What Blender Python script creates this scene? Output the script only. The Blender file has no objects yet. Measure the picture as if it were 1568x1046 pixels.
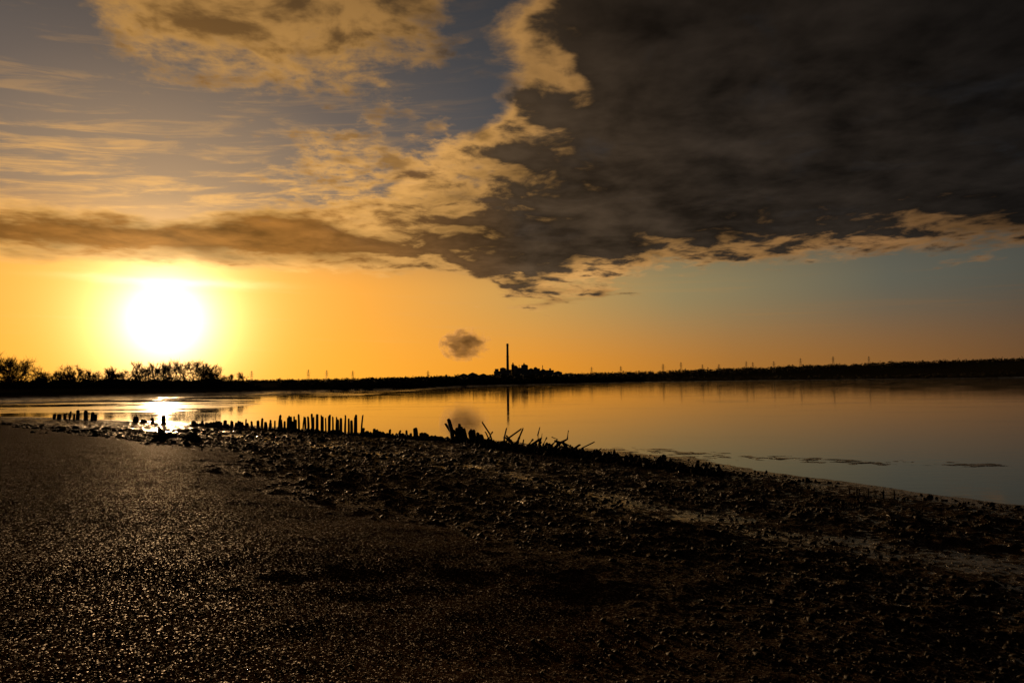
import bpy, math, numpy as np
from mathutils import Vector, Matrix
rng=np.random.default_rng(7)
scene=bpy.context.scene
scene.view_settings.view_transform='Standard'
scene.view_settings.look='None'
scene.view_settings.exposure=0
D=math.radians
SUN_AZ,SUN_EL=-27.0,4.9
S=Vector((math.sin(D(SUN_AZ))*math.cos(D(SUN_EL)),math.cos(D(SUN_AZ))*math.cos(D(SUN_EL)),math.sin(D(SUN_EL))))

# ------------------------------------------------------------ node helpers
class G:
    def __init__(s,nt): s.nt=nt
    def n(s,t,**k):
        nd=s.nt.nodes.new(t)
        for a,b in k.items(): setattr(nd,a,b)
        return nd
    def put(s,sock,v):
        if isinstance(v,E): s.nt.links.new(v.o,sock)
        elif isinstance(v,bpy.types.NodeSocket): s.nt.links.new(v,sock)
        else:
            if isinstance(v,(tuple,list)) and len(v)==3 and sock.type=='RGBA': v=(*v,1)
            sock.default_value=v
    def m(s,op,*a,clamp=False):
        nd=s.n('ShaderNodeMath',operation=op,use_clamp=clamp)
        for i,v in enumerate(a): s.put(nd.inputs[i],v)
        return E(s,nd.outputs[0])
    def vm(s,op,*a):
        nd=s.n('ShaderNodeVectorMath',operation=op)
        for i,v in enumerate(a): s.put(nd.inputs[i],v)
        return E(s,nd.outputs['Value'] if op=='DOT_PRODUCT' else nd.outputs[0])
    def scale(s,v,f):
        nd=s.n('ShaderNodeVectorMath',operation='SCALE')
        s.put(nd.inputs[0],v); s.put(nd.inputs['Scale'],f); return E(s,nd.outputs[0])
    def xyz(s,a,b,c):
        nd=s.n('ShaderNodeCombineXYZ'); s.put(nd.inputs[0],a); s.put(nd.inputs[1],b); s.put(nd.inputs[2],c); return E(s,nd.outputs[0])
    def noise(s,v,scale,detail=4,rough=.5,dist=0,dim='3D'):
        nd=s.n('ShaderNodeTexNoise',noise_dimensions=dim)
        s.put(nd.inputs['Vector'],v); nd.inputs['Scale'].default_value=scale
        nd.inputs['Detail'].default_value=detail; nd.inputs['Roughness'].default_value=rough
        nd.inputs['Distortion'].default_value=dist
        return E(s,nd.outputs[0])
    def mix(s,f,a,b):
        nd=s.n('ShaderNodeMix',data_type='RGBA'); s.put(nd.inputs[0],f); s.put(nd.inputs[6],a); s.put(nd.inputs[7],b)
        return E(s,nd.outputs[2])
    def add(s,a,b):
        nd=s.n('ShaderNodeMix',data_type='RGBA',blend_type='ADD'); nd.inputs[0].default_value=1
        s.put(nd.inputs[6],a); s.put(nd.inputs[7],b); return E(s,nd.outputs[2])
    def ss(s,x,a,b):
        nd=s.n('ShaderNodeMapRange',interpolation_type='SMOOTHSTEP')
        s.put(nd.inputs[0],x); nd.inputs[1].default_value=a; nd.inputs[2].default_value=b
        return E(s,nd.outputs[0])
    def ramp(s,x,pts):
        nd=s.n('ShaderNodeValToRGB'); cr=nd.color_ramp
        while len(cr.elements)<len(pts): cr.elements.new(.5)
        for e,(p,c) in zip(cr.elements,pts): e.position=p; e.color=(*c,1)
        s.put(nd.inputs[0],x); return E(s,nd.outputs[0])
    def curve(s,x,pts):
        nd=s.n('ShaderNodeFloatCurve'); c=nd.mapping.curves[0]
        c.points[0].location=pts[0]; c.points[1].location=pts[-1]
        for p in pts[1:-1]: c.points.new(*p)
        for p in c.points: p.handle_type='AUTO_CLAMPED'
        nd.mapping.update(); s.put(nd.inputs['Value'],x); return E(s,nd.outputs[0])
class E:
    def __init__(s,g,o): s.g=g; s.o=o
    def __add__(s,b): return s.g.m('ADD',s,b)
    def __radd__(s,b): return s.g.m('ADD',b,s)
    def __sub__(s,b): return s.g.m('SUBTRACT',s,b)
    def __rsub__(s,b): return s.g.m('SUBTRACT',b,s)
    def __mul__(s,b): return s.g.m('MULTIPLY',s,b)
    def __rmul__(s,b): return s.g.m('MULTIPLY',b,s)
    def __truediv__(s,b): return s.g.m('DIVIDE',s,b)
    def __rtruediv__(s,b): return s.g.m('DIVIDE',b,s)

# ------------------------------------------------------------ world sky
w=bpy.data.worlds.new("World"); scene.world=w; w.use_nodes=True
try:
    w.cycles.sampling_method='MANUAL'; w.cycles.sample_map_resolution=512
except Exception: pass
nt=w.node_tree; nt.nodes.clear(); g=G(nt)
tc=g.n('ShaderNodeTexCoord'); sep=g.n('ShaderNodeSeparateXYZ'); nt.links.new(tc.outputs['Generated'],sep.inputs[0])
x,y,z=[E(g,sep.outputs[i]) for i in range(3)]
zc=g.m('MAXIMUM',z,0.0)
az=g.m('ARCTAN2',x,y)*57.2958
el=g.m('ARCSINE',zc)*57.2958
ang=g.m('ARCCOSINE',g.m('MINIMUM',g.vm('DOT_PRODUCT',tc.outputs['Generated'],tuple(S)),.99999))*57.2958
a90=g.m('DIVIDE',ang,90.0,clamp=True)
hor=g.ramp(a90,[(0,(1.0,.44,.05)),(.16,(.98,.40,.035)),(.32,(.80,.30,.025)),(.5,(.40,.165,.03)),(.72,(.15,.070,.026)),(1,(.05,.03,.02))])
mid=g.ramp(a90,[(0,(1.0,.50,.09)),(.16,(.90,.38,.055)),(.32,(.56,.32,.09)),(.45,(.29,.225,.105)),(.62,(.120,.115,.084)),(.75,(.062,.063,.054)),(1,(.03,.032,.035))])
upp=g.ramp(a90,[(0,(.42,.32,.20)),(.12,(.22,.18,.14)),(.22,(.108,.103,.102)),(.34,(.064,.070,.080)),(.55,(.042,.048,.057)),(.8,(.022,.025,.030)),(1,(.012,.014,.02))])
sky=g.mix(g.ss(el,0.3,7.5),hor,mid)
sky=g.mix(g.ss(el,7.0,15.0),sky,upp)
# cloud coordinates (flat cloud deck seen in perspective)
k=1.0/(zc+.10)
P=g.xyz(x*k,y*k,0.0)
off=lambda v,o: g.vm('ADD',v,o)
n1=g.noise(off(P,(3.1,7.7,0)),1.6,3,.55)-.5
n2=g.noise(off(P,(11.3,2.2,4)),2.2,4,.62)-.5
nd=g.noise(P,4.2,5,.60,.3)-.5
ndo=g.noise(off(P,(-.06,.10,0)),4.2,3,.60,.3)-.5
relief=(nd-ndo)
fine=g.noise(off(P,(5,5,9)),13.0,4,.62,.2)-.5
azw=az+n1*22.0
lw=.5+.5*g.ss(az,-16.0,-4.0)
lw=g.m('MAXIMUM',lw,g.ss(el,13.0,17.0))
elw=el+n2*(1.0+el*.32)*lw
t=g.m('DIVIDE',azw+45.0,90.0,clamp=True)
cv=lambda pts: g.curve(t,[((a+45)/90,e/60) for a,e in pts])*60.0
L=cv([(-45,8.5),(-37,8.7),(-27,9.0),(-18,9.2),(-10,9.2),(-4.6,8.5),(-1,7.0),(1,6.3),(4.7,7.0),(9,8.0),(15.8,9.0),(22,9.1),(28,9.2),(37,8.5),(45,8.2)])
U=cv([(-45,11.8),(-37,12.2),(-29,12.6),(-20,13.6),(-10,15.4),(-5.5,18.5),(-3.0,22.5),(.5,26.5),(4,30),(7,36),(12,50),(45,60)])
dl=(elw-L)/1.0; du=(U-elw)/(.9+1.9*g.ss(az,-18.0,-4.0))
Tb=g.m('MINIMUM',dl,du)*(1.0+(1.0-lw)*1.2)
T=Tb+(nd*3.6+fine*1.5)*lw+.15
uf=.5+.5*(1.0-g.ss(az,-18.0,-6.0))
Td=g.m('MINIMUM',dl*.72,du*uf)*(1.0+(1.0-lw)*1.2)+(nd*3.4+fine*1.2)*lw
a_bank=g.ss(T,-.35,1.15); d_bank=g.ss(Td+relief*5.0*lw,-.1,1.9)
lit=g.ramp(a90,[(0,(1.0,.62,.24)),(.12,(.92,.48,.13)),(.25,(.68,.35,.098)),(.42,(.48,.245,.076)),(.6,(.27,.135,.048)),(.8,(.08,.045,.022)),(1,(.02,.015,.012))])
drk=g.ramp(a90,[(0,(.36,.145,.026)),(.13,(.22,.090,.018)),(.22,(.115,.054,.017)),(.32,(.052,.033,.0185)),(.5,(.0225,.0160,.0112)),(.7,(.0095,.0075,.0062)),(1,(.004,.004,.004))])
# cirrus streaks
Pc=g.xyz(az*.05+el*.035,el*.55-az*.06,0.0)
ci=g.noise(Pc,2.2,5,.64,.8)
a_ci=g.ss(ci+n1*.35+fine*.12,.45,.70)*g.ss(elw,10.5,13.0)*(1.0-g.ss(elw,14.5,21.0)*.70)*(1.0-g.ss(az,-14.0,2.0))*.58
sky=g.mix(a_ci,sky,lit)
# thin low streaks
Ps=g.xyz(az*.06,el*1.3+az*.02,2.0)
st=g.noise(Ps,1.3,3,.55,.3)
a_st=g.ss(st,.55,.75)*g.ss(el,1.5,4.0)*(1.0-g.ss(el,8.0,11.0))*.2
sky=g.mix(a_st,sky,lit)
# lit wisps between
wx=(azw+10.5)/12.0; wy=(elw-16.8)/5.2
T3=.9-(wx*wx+wy*wy)+nd*4.6+fine*3.0-.1
a_w=g.ss(T3,-.1,1.4)*.92
wcol=g.mix(g.ss(relief*5.0+T3*.3+fine,.0,1.1),g.scale(lit,.92),g.mix(.25,drk,lit))
sky=g.mix(a_w,sky,wcol)
# upper-left cloud
L2=cv([(-45,34),(-38,27),(-33,22.5),(-28,22.3),(-23,23.0),(-14,23.3),(-7,25.0),(-3.5,28.0),(0,31),(4,50),(45,60)])
T2=(elw-L2)/2.2+nd*4.6+fine*3.2
a_2=g.ss(T2,-.4,1.4); d_2=g.ss(T2*.42+relief*6.5+nd*2.0+fine*1.8,.0,2.5)
sky=g.mix(a_2*.94,sky,g.mix(d_2,g.scale(lit,.82),g.mix(.10,drk,lit)))
# main bank: only its rims catch the light, the deck stays dark with soft rolls
rim=1.0-g.ss(Td+nd*1.0,.9,3.0)
litb=g.mix(rim,g.scale(drk,2.4),lit)
bcol=g.mix(d_bank,litb,drk)
band=g.noise(P,2.6,4,.55,.8)
brk=g.ss(band,.54,.74)*g.ss(el,10.5,14.0)
bcol=g.mix(brk*.32,bcol,g.scale(upp,.50))
sh_=g.m('MINIMUM',g.m('MAXIMUM',1.0+fine*.45+relief*1.8+n1*2.0+n2*1.2,.45),1.8)
bcol=g.scale(bcol,sh_)
sky=g.mix(a_bank,sky,bcol)
# streak of bright cloud across the sun
q=(az+26.5)/5.0; r_=(el-7.7+n2*1.2)/.3
a_s=g.m('EXPONENT',-1.0*(q*q+r_*r_))
sky=g.mix(a_s*.8,sky,(1.5,1.05,.5))
# aureole
e1=g.m('EXPONENT',-1.0*(ang/1.75))
e2=g.m('EXPONENT',-1.0*(ang/8.0))
occ=1.0-a_bank*.85
glow=g.add(g.scale((1.0,.66,.32),e1*12.0*occ),g.scale((1.0,.44,.045),e2*.72*occ))
sky=g.add(sky,glow)
ns=g.n('ShaderNodeTexSky',sky_type='NISHITA'); ns.sun_disc=False
ns.sun_elevation=D(SUN_EL); ns.sun_rotation=D(SUN_AZ)
sky=g.add(sky,g.scale(ns.outputs[0],.0003))
sky=g.scale(sky,1.0-.42*g.ss(el,17.0,33.0))
bg=g.n('ShaderNodeBackground'); g.put(bg.inputs[0],sky); bg.inputs[1].default_value=1.0
out=g.n('ShaderNodeOutputWorld'); nt.links.new(bg.outputs[0],out.inputs[0])

# ------------------------------------------------------------ materials
def mat(name):
    m=bpy.data.materials.new(name); m.use_nodes=True
    g=G(m.node_tree); p=m.node_tree.nodes['Principled BSDF']; return m,g,p
def simple(name,col,rough=.8,nscale=3.0,spec=.3,bump=.0):
    m,g,p=mat(name); t=g.n('ShaderNodeTexCoord')
    n=g.noise(t.outputs['Object'],nscale,3,.6)
    g.put(p.inputs['Base Color'],g.mix(n,tuple(c*.5 for c in col),tuple(min(1,c*1.5) for c in col)))
    p.inputs['Roughness'].default_value=rough; p.inputs['Specular IOR Level'].default_value=spec
    if bump:
        b=g.n('ShaderNodeBump'); b.inputs['Distance'].default_value=bump; g.put(b.inputs['Height'],n); g.put(p.inputs['Normal'],b.outputs[0])
    return m
M_bark=simple('bark',(.05,.037,.026),.9,2,.1)
M_leaf=simple('foliage',(.05,.045,.025),.9,.5,.1)
M_wood=simple('weathered_wood',(.028,.022,.017),.8,14,.12,.01)
M_pebble=simple('pebble',(.042,.026,.015),.7,40,.06,.002)
M_clod=simple('mud_clod',(.015,.011,.0075),.65,25,.13,.01)
M_conc=simple('concrete',(.22,.20,.18),.8,.3)
M_clad=simple('cladding',(.16,.16,.16),.6,.2)
M_steel=simple('steel',(.12,.12,.12),.5,1)

# ground
M_ground,g,p=mat('beach_ground')
tcn=g.n('ShaderNodeTexCoord'); O=tcn.outputs['Object']
at=lambda n: E(g,g.n('ShaderNodeAttribute',attribute_name=n).outputs['Fac'])
wet,shi,far,flat=at('wet'),at('shingle'),at('far'),at('mudflat')
nb=g.noise(O,.9,3,.55); nm=g.noise(O,7.0,4,.6); nf=g.noise(O,30.0,3,.65)
v=g.n('ShaderNodeTexVoronoi'); nt_=g.nt; nt_.links.new(O,v.inputs['Vector']); v.inputs['Scale'].default_value=82
cell=g.m('MULTIPLY',g.vm('DOT_PRODUCT',v.outputs['Color'],(.33,.33,.33)),1.0)
shm=g.ss(shi+(nm-.5)*.9+(nb-.5)*.8,.3,.7)
wm=g.ss(wet+(nb-.5)*1.2+(nm-.5)*2.4,.5,.72)
wm=g.m('MAXIMUM',wm,flat)
mudc=g.mix(nm,(.012,.009,.0065),(.050,.035,.022))
shc=g.mix(cell,(.012,.0072,.004),(.066,.038,.018))
col=g.mix(shm,mudc,shc); col=g.mix(wm,col,g.mix(.6,col,(.010,.008,.006)))
col=g.mix(far,col,(.03,.028,.018))
g.put(p.inputs['Base Color'],col)
gl=g.ss(cell,.61,.66)*g.ss(nf,.44,.60)
glm=g.ss(nf,.53,.63)
dry=1.0-wm
ro=1.0-gl*shm*.50-glm*(1.0-shm)*.62
ro=ro*dry+wm*(.11+nf*.18); ro=ro*(1.0-far)+far*1.0
g.put(p.inputs['Roughness'],ro)
g.put(p.inputs['Specular IOR Level'],(1.0-far)*(dry*(gl*shm*.20+glm*(1.0-shm)*.42)+wm*.45))
g.put(p.inputs['Specular Tint'],g.mix(wm,(1.0,.55,.22),(1,1,1)))
h=(nf*.03+nm*.05)*(1.0-shm)+shm*((1.0-E(g,v.outputs['Distance'])*1.4)*.012+nf*.014)
h=h*(1.0-wm*.8)*(1.0-far)*(1.0-flat*.8)
b=g.n('ShaderNodeBump'); b.inputs['Distance'].default_value=1.0; b.inputs['Strength'].default_value=1.0
g.put(b.inputs['Height'],h); g.put(p.inputs['Normal'],b.outputs[0])

# water
M_water,g,p=mat('estuary_water')
tcn=g.n('ShaderNodeTexCoord'); mp=g.n('ShaderNodeMapping'); g.nt.links.new(tcn.outputs['Object'],mp.inputs[0]); mp.inputs['Scale'].default_value=(.7,1.3,1)
a=g.noise(mp.outputs[0],1.6,2,.55); c=g.noise(mp.outputs[0],.12,3,.5)
p.inputs['Base Color'].default_value=(.035,.028,.02,1); p.inputs['IOR'].default_value=1.38
g.put(p.inputs['Roughness'],.03+g.ss(c,.45,.7)*.05)
b=g.n('ShaderNodeBump'); b.inputs['Distance'].default_value=.004
g.put(b.inputs['Height'],a*(.4+c)); g.put(p.inputs['Normal'],b.outputs[0])

# ------------------------------------------------------------ mesh helpers
def np_mesh(name,V,F,mat,smooth=False,attrs=None,obj=True):
    V=np.asarray(V,dtype=np.float32); F=np.asarray(F,dtype=np.int32); me=bpy.data.meshes.new(name)
    nf,kk=F.shape
    me.vertices.add(len(V)); me.vertices.foreach_set('co',V.ravel())
    me.loops.add(nf*kk); me.loops.foreach_set('vertex_index',F.ravel())
    me.polygons.add(nf); me.polygons.foreach_set('loop_start',np.arange(0,nf*kk,kk,dtype=np.int32))
    if smooth: me.polygons.foreach_set('use_smooth',np.ones(nf,dtype=bool))
    for k,a in (attrs or {}).items():
        at=me.attributes.new(k,'FLOAT','POINT'); at.data.foreach_set('value',a.astype(np.float32).ravel())
    me.update(calc_edges=True); me.materials.append(mat)
    if not obj: return me
    o=bpy.data.objects.new(name,me); scene.collection.objects.link(o); return o
class MB:  # polygon builder
    def __init__(s): s.v=[]; s.f=[]
    def tube(s,pts,rad,n=6,cap=True,ph=0.0):
        pts=[Vector(q) for q in pts]; base=len(s.v)
        for i,q in enumerate(pts):
            d=(pts[min(i+1,len(pts)-1)]-pts[max(i-1,0)]).normalized()
            a=d.cross(Vector((0,0,1)) if abs(d.z)<.9 else Vector((1,0,0))).normalized(); bb=d.cross(a)
            for j in range(n):
                an=ph+2*math.pi*j/n; s.v.append(tuple(q+(a*math.cos(an)+bb*math.sin(an))*rad[i]))
        for i in range(len(pts)-1):
            for j in range(n):
                s.f.append((base+i*n+j,base+i*n+(j+1)%n,base+(i+1)*n+(j+1)%n,base+(i+1)*n+j))
        if cap:
            s.f.append(tuple(base+j for j in range(n))[::-1]); s.f.append(tuple(base+(len(pts)-1)*n+j for j in range(n)))
    def box(s,x0,x1,y0,y1,z0,z1,gable=0):
        b=len(s.v)
        s.v+=[(x0,y0,z0),(x1,y0,z0),(x1,y1,z0),(x0,y1,z0),(x0,y0,z1),(x1,y0,z1),(x1,y1,z1),(x0,y1,z1)]
        s.f+=[(b,b+3,b+2,b+1),(b,b+1,b+5,b+4),(b+1,b+2,b+6,b+5),(b+2,b+3,b+7,b+6),(b+3,b,b+4,b+7)]
        if gable:
            xm=(x0+x1)/2; s.v+=[(xm,y0,z1+gable),(xm,y1,z1+gable)]
            s.f+=[(b+4,b+5,b+8),(b+6,b+7,b+9),(b+5,b+6,b+9,b+8),(b+7,b+4,b+8,b+9)]
        else: s.f.append((b+4,b+5,b+6,b+7))
    def obj(s,name,mat,loc=(0,0,0),parent=None):
        me=bpy.data.meshes.new(name); me.from_pydata(s.v,[],s.f); me.materials.append(mat); me.update()
        o=bpy.data.objects.new(name,me); o.location=loc; scene.collection.objects.link(o)
        if parent: o.parent=parent
        return o

# ------------------------------------------------------------ terrain
def hsh(i,j,s):
    n=(i.astype(np.int64)*374761393+j.astype(np.int64)*668265263+s*1274126177)&0x7fffffff
    n=((n^(n>>13))*1274126177)&0x7fffffff
    return ((n^(n>>16))&0xffff)/65535.0
def vn(x,y,s=0):
    i=np.floor(x); j=np.floor(y); u=x-i; v=y-j; u=u*u*(3-2*u); v=v*v*(3-2*v)
    return (hsh(i,j,s)*(1-u)+hsh(i+1,j,s)*u)*(1-v)+(hsh(i,j+1,s)*(1-u)+hsh(i+1,j+1,s)*u)*v
def fbm(x,y,o=4,s=0):
    r=0;a=.5;t=0
    for k in range(o): r=r+a*vn(x*2**k+k*17.3,y*2**k+k*9.1,s+k); t+=a; a*=.5
    return r/t
def sstep(x,a,b):
    t=np.clip((x-a)/(b-a),0,1); return t*t*(3-2*t)
BEACH=[(60,-200),(30,-40),(22,-8),(17.5,5),(12.2,16.2),(9,21.5),(6.6,25.9),(3.4,30.2),(-.8,34.8),(-9.9,42.6),(-27.8,57),(-45,67),(-75,82),(-120,97),(-200,104),(-600,108),(-9000,108),(-9000,-9000),(60,-9000)]
FAR=[(-9000,130),(-600,130),(-200,132),(-115,136),(-98,158),(-92,195),(-85,228),(-78,245),(-69,256),(-53,305),(-36,450),(20,620),(64,720),(227,1150),(500,1400),(1170,1600),(3000,1700),(9500,2000),(9500,9500),(-9500,9500)]
def sdist(X,Y,poly):
    d=np.full(X.shape,1e9); inside=np.zeros(X.shape,bool); n=len(poly)
    for i in range(n):
        ax,ay=poly[i]; bx,by=poly[(i+1)%n]; ex,ey=bx-ax,by-ay
        t=np.clip(((X-ax)*ex+(Y-ay)*ey)/(ex*ex+ey*ey),0,1)
        d=np.minimum(d,np.hypot(X-ax-t*ex,Y-ay-t*ey))
        if ay!=by:
            c=((ay>Y)!=(by>Y))&(X<(bx-ax)*(Y-ay)/(by-ay)+ax); inside^=c
    return np.where(inside,d,-d)
CH=[(-26,46),(-14,36),(-5.9,27.4),(-.7,21.7),(2.5,15.8),(4.9,12.4),(7.6,9.9),(14,5)]
def dline(X,Y,pl):
    d=np.full(X.shape,1e9)
    for (ax,ay),(bx,by) in zip(pl[:-1],pl[1:]):
        ex,ey=bx-ax,by-ay; t=np.clip(((X-ax)*ex+(Y-ay)*ey)/(ex*ex+ey*ey),0,1)
        d=np.minimum(d,np.hypot(X-ax-t*ex,Y-ay-t*ey))
    return d
def terrain(X,Y,full=False):
    X=np.asarray(X,float); Y=np.asarray(Y,float)
    s=sdist(X,Y,BEACH)+(fbm(X*.35,Y*.35,4,3)-.5)*2.2
    s2=sdist(X,Y,FAR)+(fbm(X*.03,Y*.03,3,5)-.5)*10
    R=np.hypot(X,Y)
    zb=np.interp(s,[-60,-14,-5,0,1.5,8,12,17,24,50,200],[-1.5,-.5,-.13,0,.05,.24,.55,1.12,1.45,2.0,2.6])
    hill=np.interp(X,[-9000,-3000,-1100,-800,-240,600,1200,2250,4500,9000],[20,15,8,11,17,29,44,60,66,70])*(.9+.25*fbm(X*.002,Y*.002,4,8))
    zf=np.interp(s2,[-300,-60,-12,0,3,12,60],[-2.5,-.9,-.08,0,.5,1.9,2.4])+sstep(R,1900,3000)*hill
    z=np.maximum(zb,zf)
    # left mud flats
    fl=sstep(-X,22,40)*sstep(-s,0,3)*sstep(-s2,-1,3)*(1-sstep(-X,250,500))
    nz=fbm(X*.05,Y*.16,5,11)
    z=z*(1-fl)+fl*((nz-.5)*.26-.015)
    # weedy shoals on the right
    sh=np.exp(-((dline(X,Y,[(5.5,29.5),(12,24.8),(22,21.5)]))/2.4)**2)
    z=z+sh*np.clip(-z+(fbm(X*2.2,Y*4.0,5,21)-.485)*.08,0,1)*(s<0)
    dc=dline(X,Y,CH)+(fbm(X*.6,Y*.6,3,31)-.5)*2.6
    chn=np.exp(-(np.maximum(dc,0)/.9)**2)*(s>0)
    shi=sstep(s+(fbm(X*.3,Y*.3,3,41)-.5)*5,13,17)
    mud=(s>-.5)*(1-shi)*(R<90)
    lump=fbm(X*3.1,Y*3.1,4,51); lump2=fbm(X*9,Y*9,3,61)
    near=sstep(120-R,0,40); aw=sstep(R,4,15)
    z=z+mud*near*((lump-.5)*.035*(1+aw)+(lump2-.5)*.045)*(1-.5*chn)*sstep(s,-.3,3)-chn*.04*near
    z=z+near*shi*((fbm(X*1.2,Y*1.2,3,71)-.5)*.05)
    z=z+near*(np.maximum(lump-.56,0)*.26)*mud*aw*sstep(s,1,5)*(1-chn)
    wet=np.maximum(chn*.62,(1-sstep(s,.3,4.0))*.75); wet=np.maximum(wet,.36*(1-sstep(s,9,15)))
    wet=np.maximum(wet,fl); wet=np.where(s2>6,0,wet); wet=np.where(shi>.5,-.6,wet)
    far=sstep(s2,1,8)
    if full: return z,wet,shi,far,s,fl*(s2<4)
    return z,wet,shi,far,s
ra=np.concatenate([np.array([.02,.4,.8,1.1,1.3]),np.exp(np.arange(math.log(1.5),math.log(70),.0056)),np.exp(np.arange(math.log(70),math.log(9200),.017))])
ta=np.radians(np.concatenate([np.arange(-48,48,.12),np.arange(48,312,4.0)]))
RR,TT=np.meshgrid(ra,ta,indexing='ij'); X=RR*np.sin(TT); Y=RR*np.cos(TT)
Z,wet,shi,far,_s,fla=terrain(X,Y,True)
nr,na=X.shape; idx=np.arange(nr*na).reshape(nr,na)
a=idx[:-1,:]; b=idx[1:,:]
F=np.stack([a,np.roll(a,-1,1),np.roll(b,-1,1),b],-1).reshape(-1,4)[:,::-1]
np_mesh('ground',np.stack([X,Y,Z],-1).reshape(-1,3),F,M_ground,True,{'wet':wet,'shingle':shi,'far':far,'mudflat':fla})
def H(x,y): return float(terrain(np.array([x]),np.array([y]))[0][0])
np_mesh('water',[(-9500,-200,0),(9500,-200,0),(9500,9500,0),(-9500,9500,0)],[(0,1,2,3)],M_water)

# ------------------------------------------------------------ scattered stones / clods
import bmesh
bm=bmesh.new(); bmesh.ops.create_icosphere(bm,subdivisions=1,radius=1); IV=np.array([v.co[:] for v in bm.verts]); IF=np.array([[v.index for v in f.verts] for f in bm.faces]); bm.free()
def stones(name,X,Y,size,flat,mat,sink=.25,jit=.25,smooth=True):
    n=len(X); Zs=terrain(X,Y)[0]
    sc=size[:,None]*np.stack([rng.uniform(.7,1.4,n),rng.uniform(.7,1.2,n),rng.uniform(flat*.6,flat*1.3,n)],-1)
    v=IV[None]*(1+rng.uniform(-jit,jit,(n,len(IV),1)))*sc[:,None,:]
    th=rng.uniform(0,6.28,n); tl=rng.normal(0,.3,n)
    cy,sy=np.cos(tl)[:,None],np.sin(tl)[:,None]
    xx=v[...,0]*cy+v[...,2]*sy; zz=-v[...,0]*sy+v[...,2]*cy; yy=v[...,1]
    c,s=np.cos(th)[:,None],np.sin(th)[:,None]
    V=np.stack([xx*c-yy*s+X[:,None],xx*s+yy*c+Y[:,None],zz+(Zs+sc[:,2]*(1-2*sink))[:,None]],-1)
    F=IF[None]+(np.arange(n)*len(IV))[:,None,None]
    return np_mesh(name,V.reshape(-1,3),F.reshape(-1,3),mat,smooth)
def polar(n,r0,r1,a0,a1,p=1.0):
    r=r0+(r1-r0)*rng.uniform(0,1,n)**p; a=np.radians(rng.uniform(a0,a1,n)); return r*np.sin(a),r*np.cos(a)
px,py=polar(70000,2.6,20,-45,42,1.25); q=terrain(px,py)[2]; kk=rng.uniform(0,1,len(px))<q+.1; px,py=px[kk],py[kk]
stones('shingle_pebbles',px,py,np.exp(rng.normal(math.log(.0055),.35,len(px))),.6,M_pebble,.3,.2)
px,py=polar(46000,5,48,-42,42,1.0); q=terrain(px,py); cl=fbm(px*.7,py*.7,4,91)
kk=(q[4]>.4)&(q[2]<.7)&(rng.uniform(0,1,len(px))<(cl-.36)*3.0); px,py=px[kk],py[kk]
stones('mud_clods',px,py,np.minimum(.004+.0045*np.hypot(px,py),np.exp(rng.normal(math.log(.009),.55,len(px)))*(1+np.hypot(px,py)/9)),.6,M_clod,.3,.45,False)

# ------------------------------------------------------------ groyne posts
def post_row(mb,pl,spacing,h0,h1,w,jitter=.15,miss=0.05,tilt=.06,spread=.08,lean=0):
    pl=[Vector((a,b,0)) for a,b in pl]; L=[(pl[i+1]-pl[i]).length for i in range(len(pl)-1)]; tot=sum(L); d=0
    while d<tot:
        e=d; i=0
        while i<len(L)-1 and e>L[i]: e-=L[i]; i+=1
        q=pl[i].lerp(pl[i+1],min(1,e/L[i])); f=d/tot
        if rng.uniform()>miss:
            xx=q.x+rng.normal(0,.05); yy=q.y+rng.normal(0,spread); z0=H(xx,yy)
            hh=(h0+(h1-h0)*f)*max(.2,1+rng.normal(0,jitter)); ww=w*rng.uniform(.6,1.25)
            tx,ty=rng.normal(0,tilt,2); tx+=lean; pts=[(xx,yy,z0-.4),(xx+tx*hh*.5,yy+ty*hh*.5,z0+hh*.5),(xx+tx*hh,yy+ty*hh,z0+hh*.93),(xx+tx*hh*1.08+rng.normal(0,.02),yy+ty*hh,z0+hh)]
            mb.tube(pts,[ww*.55,ww*.52,ww*.46,ww*rng.uniform(.15,.42)],6,ph=rng.uniform(0,1))
        d+=spacing*rng.uniform(.8,1.2)
g_=MB()
post_row(g_,[(-40.8,61),(-35,57.6)],.85,.5,.65,.28,.25)
post_row(g_,[(-29.6,54),(-26.4,52.3)],1.1,.45,.45,.4,.3)
post_row(g_,[(-23.3,49.4),(-19.1,46.4)],.34,.22,.4,.24,.35)
post_row(g_,[(-19.1,46.4),(-14.3,43.2)],.28,.45,.68,.16,.28,.08)
post_row(g_,[(-14.3,43.2),(-11,40.7),(-8.7,38.9)],.235,.88,1.08,.14,.10,.06,.03)
post_row(g_,[(-8.7,38.7),(-6.5,37),(-2.8,34.6)],.3,.34,.2,.2,.4,.12,.12)
post_row(g_,[(-2.9,34.0),(-2.2,33),(-1.3,31.6)],.12,.80,.42,.20,.25,.05,.18,.08,-.22)
post_row(g_,[(-1.3,31.4),(1.0,28.8),(2.9,26.4)],.12,.34,.27,.12,.5,.04,.5,.15)
post_row(g_,[(-1.3,31.2),(1.0,28.6),(2.9,26.2)],.3,.48,.34,.07,.5,.08,.6,.15)
post_row(g_,[(2.9,26.4),(4.7,23.6)],.18,.2,.12,.09,.5,.1,.6,.15)
post_row(g_,[(8.4,17.3),(9.3,16.9)],.13,.18,.2,.04,.25,.1,.1)
g_.obj('wooden_groyne',M_wood)
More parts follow.
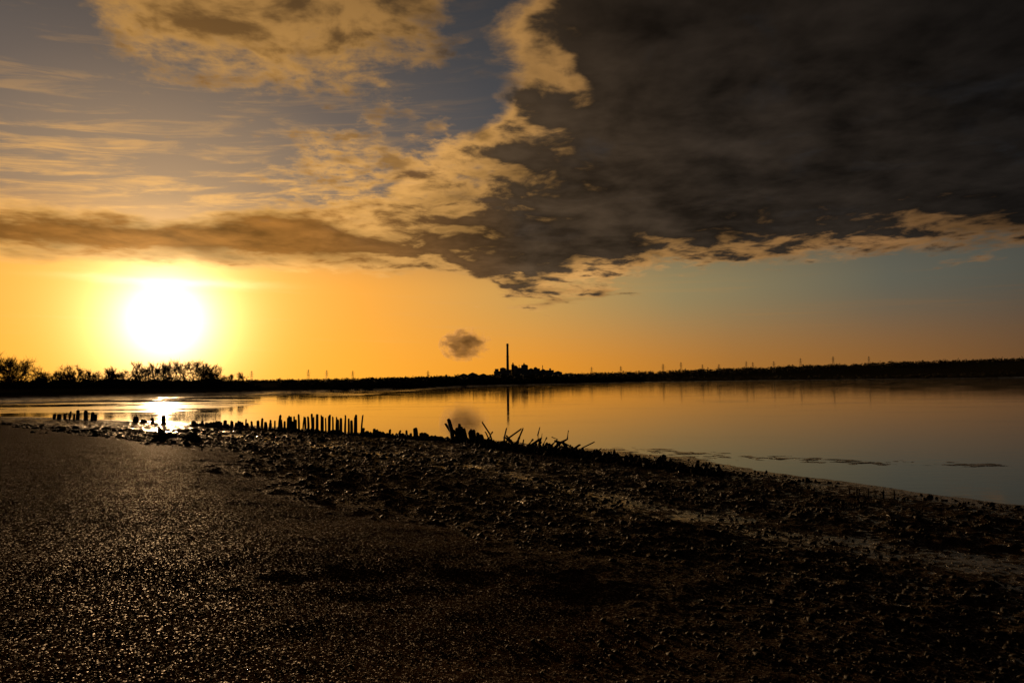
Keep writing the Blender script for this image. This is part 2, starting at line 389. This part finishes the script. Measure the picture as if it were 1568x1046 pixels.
# debris heaped along it
dx=[];dy=[]
PL=[(-23,49),(-8.7,38.6),(-2.8,34.4),(-1.3,31.2),(1,28.6),(2.9,26.2),(4.7,23.4),(6.2,21)]
for (ax,ay),(bx,by),n in zip(PL[:-1],PL[1:],[220,300,170,500,500,420,160]):
    t_=rng.uniform(0,1,n); dx+=list(ax+(bx-ax)*t_+rng.normal(0,.24,n)); dy+=list(ay+(by-ay)*t_+rng.normal(0,.24,n))
dx=np.array(dx);dy=np.array(dy)
stones('seaweed_debris',dx,dy,np.minimum(.13,np.exp(rng.normal(math.log(.060),.4,len(dx)))),1.2,M_clod,.1,.55,False)
def branch(mb,x,y,z,pts,r,k=1.3):
    mb.tube([(x+a*k,y+b,z+c*k) for a,b,c in pts],[r*(1-.7*i/(len(pts)-1)) for i in range(len(pts))],5)
b_=MB(); X0,Y0=1.05,28.4; z0=H(X0,Y0)
branch(b_,X0,Y0,z0,[(-.5,.1,-.1),(-.25,.05,.22),(0,0,.40),(-.02,0,.55),(.05,0,.80)],.065)
branch(b_,X0,Y0,z0,[(-.1,.02,.30),(.1,0,.45),(.12,.05,.6)],.04)
b_.obj('driftwood_branch',M_wood)
b_=MB(); X0,Y0=1.9,27.4; z0=H(X0,Y0)
branch(b_,X0,Y0,z0,[(-.55,0,-.05),(-.3,0,.25),(-.1,0,.45),(-.28,0,.52)],.07)
branch(b_,X0,Y0,z0,[(-.3,0,.1),(0,0,.35),(.2,0,.45),(.24,0,.72)],.07)
branch(b_,X0,Y0,z0,[(-.2,0,.40),(.1,0,.33),(.35,0,.2),(.55,.1,.0)],.05)
b_.obj('driftwood_branch',M_wood)
for X0,Y0,m_ in ((-13.6,26.6,1),(-12.5,26.8,-1)):
    b_=MB(); z0=H(X0,Y0)
    b_.tube([(X0-.25*m_,Y0,z0-.15),(X0-.1*m_,Y0,z0+.15),(X0+.02,Y0,z0+.32),(X0-.12*m_,Y0,z0+.5)],[.26,.2,.15,.06],7)
    for k_ in range(9):
        an=rng.uniform(0,6.28); ln=rng.uniform(.25,.55)
        b_.tube([(X0,Y0,z0+.15),(X0+math.cos(an)*ln*.5,Y0+math.sin(an)*ln*.5,z0+rng.uniform(.1,.3)),(X0+math.cos(an)*ln,Y0+math.sin(an)*ln,z0+rng.uniform(-.05,.3))],[.1,.07,.02],5)
    b_.obj('driftwood_stump',M_wood)

# ------------------------------------------------------------ trees
def tri_cloud(C,R,K,size,lo=.0):
    n=len(C); u=rng.normal(0,1,(n,K,3)); u/=np.linalg.norm(u,axis=-1,keepdims=True)
    rr=rng.uniform(lo,1,(n,K,1))**.5; lump=1+.25*np.sin(u[...,:1]*5+rng.uniform(0,6,(n,1,1)))*np.cos(u[...,2:]*4)
    c=C[:,None]+u*rr*lump*R[:,None]
    V=c[:,:,None,:]+rng.normal(0,1,(n,K,3,3))*(size[:,None,None,None])
    return V.reshape(-1,3)
def tri_obj(name,V,mat): return np_mesh(name,V,np.arange(len(V)).reshape(-1,3),mat)
# bare winter trees on the left bank
tm=MB(); tw=[]
def grow(p,d,l,r,lev):
    q=p+d*l; midp=(p+q)*.5+Vector(rng.normal(0,.05*l,3)); tm.tube([p,midp,q],[r,r*.85,r*.7],4 if lev<2 else 3,cap=False)
    if lev>=3:
        for _ in range(11):
            dd=(d+Vector(rng.normal(0,.75,3))).normalized(); s_=p.lerp(q,rng.uniform(.1,1)); e_=s_+dd*l*rng.uniform(.5,1.2)
            sd=Vector(rng.normal(0,1,3)).normalized()*.045; tw.extend([s_+sd,s_-sd,e_])
        return
    for _ in range(int(rng.integers(3,5))):
        dd=(d*.9+Vector(rng.normal(0,.5,3))+Vector((0,0,.22))).normalized()
        grow(p.lerp(q,rng.uniform(.55,1)),dd,l*rng.uniform(.6,.82),r*.6,lev+1)
txs=[]
for i in range(66):
    X0=-192+i*1.5+rng.normal(0,.8); Y0=226+rng.uniform(0,14)
    rel=X0/Y0
    hh=np.interp(rel,[-.85,-.75,-.715,-.69,-.66,-.64,-.61,-.55,-.50,-.46,-.425],[10.5,12.,11.0,5.4,7.6,7.6,6.4,9.2,11.2,10.4,7.0])*rng.uniform(.75,1.1)
    z0=H(X0,Y0)-.3; l=hh*.42
    grow(Vector((X0,Y0,z0)),Vector((rng.normal(0,.08),0,1)).normalized(),l,.18,0); txs.append((X0,Y0,z0,hh))
o=tm.obj('winter_tree_belt',M_bark)
o2=tri_obj('twigs',np.array([tuple(v) for v in tw]),M_bark); o2.parent=o
A=np.array(txs); 
C=np.stack([A[:,0],A[:,1],A[:,2]+A[:,3]*.38],-1); Rr=np.stack([A[:,3]*.34,A[:,3]*.3,A[:,3]*.40],-1)
V1=tri_cloud(C,Rr,430,np.full(len(C),.15))
n=300; bx=rng.uniform(-250,-90,n); by=232+rng.uniform(-8,14,n)-np.clip(-bx-150,0,100)*.25; bz=terrain(bx,by)[0]
Rb=rng.uniform(1.2,2.8,n)*np.where(bx>-98,.6,1); V2=tri_cloud(np.stack([bx,by,bz+Rb*.5],-1),np.stack([Rb*1.5,Rb*1.2,Rb],-1),110,np.full(n,.3))
tri_obj('hedge_undergrowth',np.concatenate([V1,V2]),M_leaf)
# far-shore trees
def along(pl,n,back0,back1):
    pl=np.array(pl,float); seg=np.hypot(*(pl[1:]-pl[:-1]).T); cs=np.concatenate([[0],np.cumsum(seg)]); t=np.sort(rng.uniform(0,cs[-1],n))
    X=np.interp(t,cs,pl[:,0]); Y=np.interp(t,cs,pl[:,1]); b=rng.uniform(back0,back1,n); return X-b*.25,Y+b
Vs=[]
X1,Y1=along([(-86,245),(-69,262),(-53,310),(-38,450)],420,4,45)
h1=np.interp(X1/Y1,[-.4,-.27,-.17,-.08],[1.5,2.2,3.4,5.4])*rng.uniform(.5,1.15,len(X1)); z1=terrain(X1,Y1)[0]
Vs.append(tri_cloud(np.stack([X1,Y1,z1+h1*.4],-1),np.stack([h1*.8,h1*.8,h1*.6],-1),90,h1*.13))
X1,Y1=along([(-38,450),(20,640),(64,740),(227,1170)],520,8,70)
h1=np.interp(Y1,[450,700,1150],[5.5,8.0,9])*rng.uniform(.5,1.1,len(X1)); z1=terrain(X1,Y1)[0]
Vs.append(tri_cloud(np.stack([X1,Y1,z1+h1*.4],-1),np.stack([h1*.8,h1*.8,h1*.6],-1),80,h1*.13))
X1,Y1=along([(227,1170),(500,1420),(1170,1620),(2600,1700)],420,15,200)
h1=rng.uniform(3,9,len(X1)); z1=terrain(X1,Y1)[0]
Vs.append(tri_cloud(np.stack([X1,Y1,z1+h1*.4],-1),np.stack([h1*1.3,h1,h1*.6],-1),60,h1*.15))
n=1800; X1=rng.uniform(-2600,2900,n); Y1=rng.uniform(2300,3300,n); z1=terrain(X1,Y1)[0]; h1=rng.uniform(6,14,n)
Vs.append(tri_cloud(np.stack([X1,Y1,z1+h1*.35],-1),np.stack([h1*1.6,h1*1.2,h1*.6],-1),40,h1*.2))
tri_obj('distant_trees',np.concatenate(Vs),M_leaf)

# ------------------------------------------------------------ mill
BY=1480; GZ=2.2
c_=MB(); c_.tube([(0,0,-2),(0,0,30),(0,0,60),(0,0,81),(0,0,83.5)],[3.4,2.9,2.5,2.3,2.5],16)
for zz in (28,55,79): c_.tube([(0,0,zz),(0,0,zz+.9)],[3.6,3.6],16)
c_.obj('factory_chimney',M_conc,(-10,BY,GZ))
f_=MB()
f_.box(-40,-27,0,30,-2,24,0); f_.box(-38,-30,5,20,24.01,29,0); f_.box(-26.9,-14,0,30,-2,30,2); f_.box(-13.9,-2,-4,24,-2,27,0)
f_.box(-1.9,5,0,22,-2,38,0); f_.box(0,3,4,10,38.01,42,0); f_.box(5.1,12,0,22,-2,33,3); f_.box(12.1,19,0,22,-2,31,0); f_.box(19.1,34,0,26,-2,36,2.5); f_.box(24,27,5,9,38,41)
f_.box(34.1,47,0,30,-2,27,3); f_.box(47.1,60,0,30,-2,29,0); f_.box(60.1,74,0,30,-2,24,4); f_.box(74.1,90,0,34,-2,25,0); f_.box(80,84,4,8,25.01,29)
f_.box(90.1,108,0,34,-2,20,3); f_.box(108.1,136,0,30,-2,15,3)
f_.tube([(7,-6,-2),(7,-6,34),(7,-6,36)],[3,3,.6],10); f_.tube([(50,-8,-2),(50,-8,30),(50,-8,32)],[4,4,.8],12); f_.tube([(40,-6,-2),(40,-6,26)],[3,3],12)
f_.tube([(-8,-4.2,20),(7,-4.2,34)],[1,1],6); f_.tube([(28,-.6,22),(50,-.6,26)],[1,1],6); f_.tube([(66,10,24),(66,10,36)],[.8,.8],6); f_.tube([(15,10,31),(15,10,38)],[.7,.7],6)
fo=f_.obj('factory_building',M_clad,(0,BY,GZ))
wv=MB()
for x0,x1,zt in ((-40,-27,22),(-26,-14,27),(19.5,33,33),(47.5,59,27),(74.5,89,22),(109,135,12)):
    for zz in np.arange(4,zt,6): wv.box(x0+1,x1-1,-.2,-.02,zz,zz+1.6)
wv.obj('windows',M_steel,(0,0,0),fo)
s_=MB()
for x0,x1,h_ in ((-112,-92,15),(-91.9,-74,17),(-73.9,-50,14)): s_.box(x0,x1,0,40,-2,h_,4)
s_.obj('warehouse',M_clad,(0,BY-60,GZ))
# pylons
pm=MB(); Hh=40.0
def leg(zz): return 3.6*(1-zz/Hh)+.5
for sx in (-1,1):
    for sy in (-1,1):
        pm.tube([(sx*leg(0),sy*leg(0),0),(sx*.5,sy*.5,Hh)],[.38,.26],4)
zs=[0,8,15,21,26,30,34,38]
for z0_,z1_ in zip(zs[:-1],zs[1:]):
    for sy in (-1,1):
        pm.tube([(-leg(z0_),sy*leg(z0_),z0_),(leg(z1_),sy*leg(z1_),z1_)],[.15,.15],3); pm.tube([(leg(z0_),sy*leg(z0_),z0_),(-leg(z1_),sy*leg(z1_),z1_)],[.15,.15],3)
for zz,ww in ((24,6),(30,7.5),(36,5)):
    pm.tube([(-ww,0,zz),(0,0,zz+.6),(ww,0,zz)],[.2,.4,.2],4)
    for sx in (-1,1): pm.tube([(sx*ww,0,zz),(0,0,zz+2.2)],[.15,.15],3); pm.tube([(sx*ww,0,zz),(sx*ww,0,zz-2)],[.18,.18],3)
first=None
for X0,Y0 in ((-725,1900),(-627,2100),(-625,2300),(-584,2500),(-284,2300),(290,2500),(413,2600),(530,2400),(667,2700),(696,2500),(711,2350),(925,2700),(863,2450),(900,2350),(1182,2800),(1269,2700),(1358,2600)):
    if first is None: first=pm.obj('electricity_pylon',M_steel,(X0,Y0,H(X0,Y0)-.5)); o=first
    else:
        o=bpy.data.objects.new('electricity_pylon',first.data); scene.collection.objects.link(o); o.location=(X0,Y0,H(X0,Y0)-.5)
    o.rotation_euler[2]=rng.uniform(-.5,.5); s0=rng.uniform(.85,1.1); o.scale=(s0,s0,s0)

# ------------------------------------------------------------ steam plume
bm=bmesh.new(); bmesh.ops.create_icosphere(bm,subdivisions=3,radius=1); me=bpy.data.meshes.new('steam_plume'); bm.to_mesh(me); bm.free()
st=bpy.data.objects.new('steam_plume',me); scene.collection.objects.link(st); st.location=(-101,BY,84); st.scale=(60,24,40)
m=bpy.data.materials.new('steam'); m.use_nodes=True; m.node_tree.nodes.clear(); g=G(m.node_tree)
try: m.cycles.volume_step_rate=3.0
except Exception: pass
tcn=g.n('ShaderNodeTexCoord'); O=tcn.outputs['Object']; sp=g.n('ShaderNodeSeparateXYZ'); g.nt.links.new(O,sp.inputs[0])
ln=g.n('ShaderNodeVectorMath',operation='LENGTH'); g.nt.links.new(O,ln.inputs[0])
nn=g.noise(O,2.6,5,.65)
den=(1.0-E(g,ln.outputs['Value']))*1.7+(nn-.5)*4.2-.25-E(g,sp.outputs[0])*.2
den=g.m('MULTIPLY',g.ss(den,0,.3),.08)
pv=g.n('ShaderNodeVolumePrincipled'); pv.inputs['Color'].default_value=(.96,.72,.46,1); g.put(pv.inputs['Density'],den); pv.inputs['Anisotropy'].default_value=.5
oo=g.n('ShaderNodeOutputMaterial'); g.nt.links.new(pv.outputs[0],oo.inputs['Volume']); me.materials.append(m)

# ------------------------------------------------------------ sun + camera
sl=bpy.data.lights.new('sun','SUN'); sl.energy=2.4; sl.angle=D(.5); sl.color=(1,.60,.28)
so=bpy.data.objects.new('sun',sl); scene.collection.objects.link(so); so.rotation_euler=S.to_track_quat('Z','Y').to_euler(); so.location=(0,0,50)
cd=bpy.data.cameras.new('camera'); cd.lens=24; cd.sensor_width=36; cd.clip_end=20000; cd.clip_start=.05
co=bpy.data.objects.new('camera',cd); scene.collection.objects.link(co)
co.matrix_world=Matrix.Translation((0,0,3.0))@Matrix.Rotation(D(90+3.37),4,'X')@Matrix.Rotation(D(-.62),4,'Z')
scene.camera=co
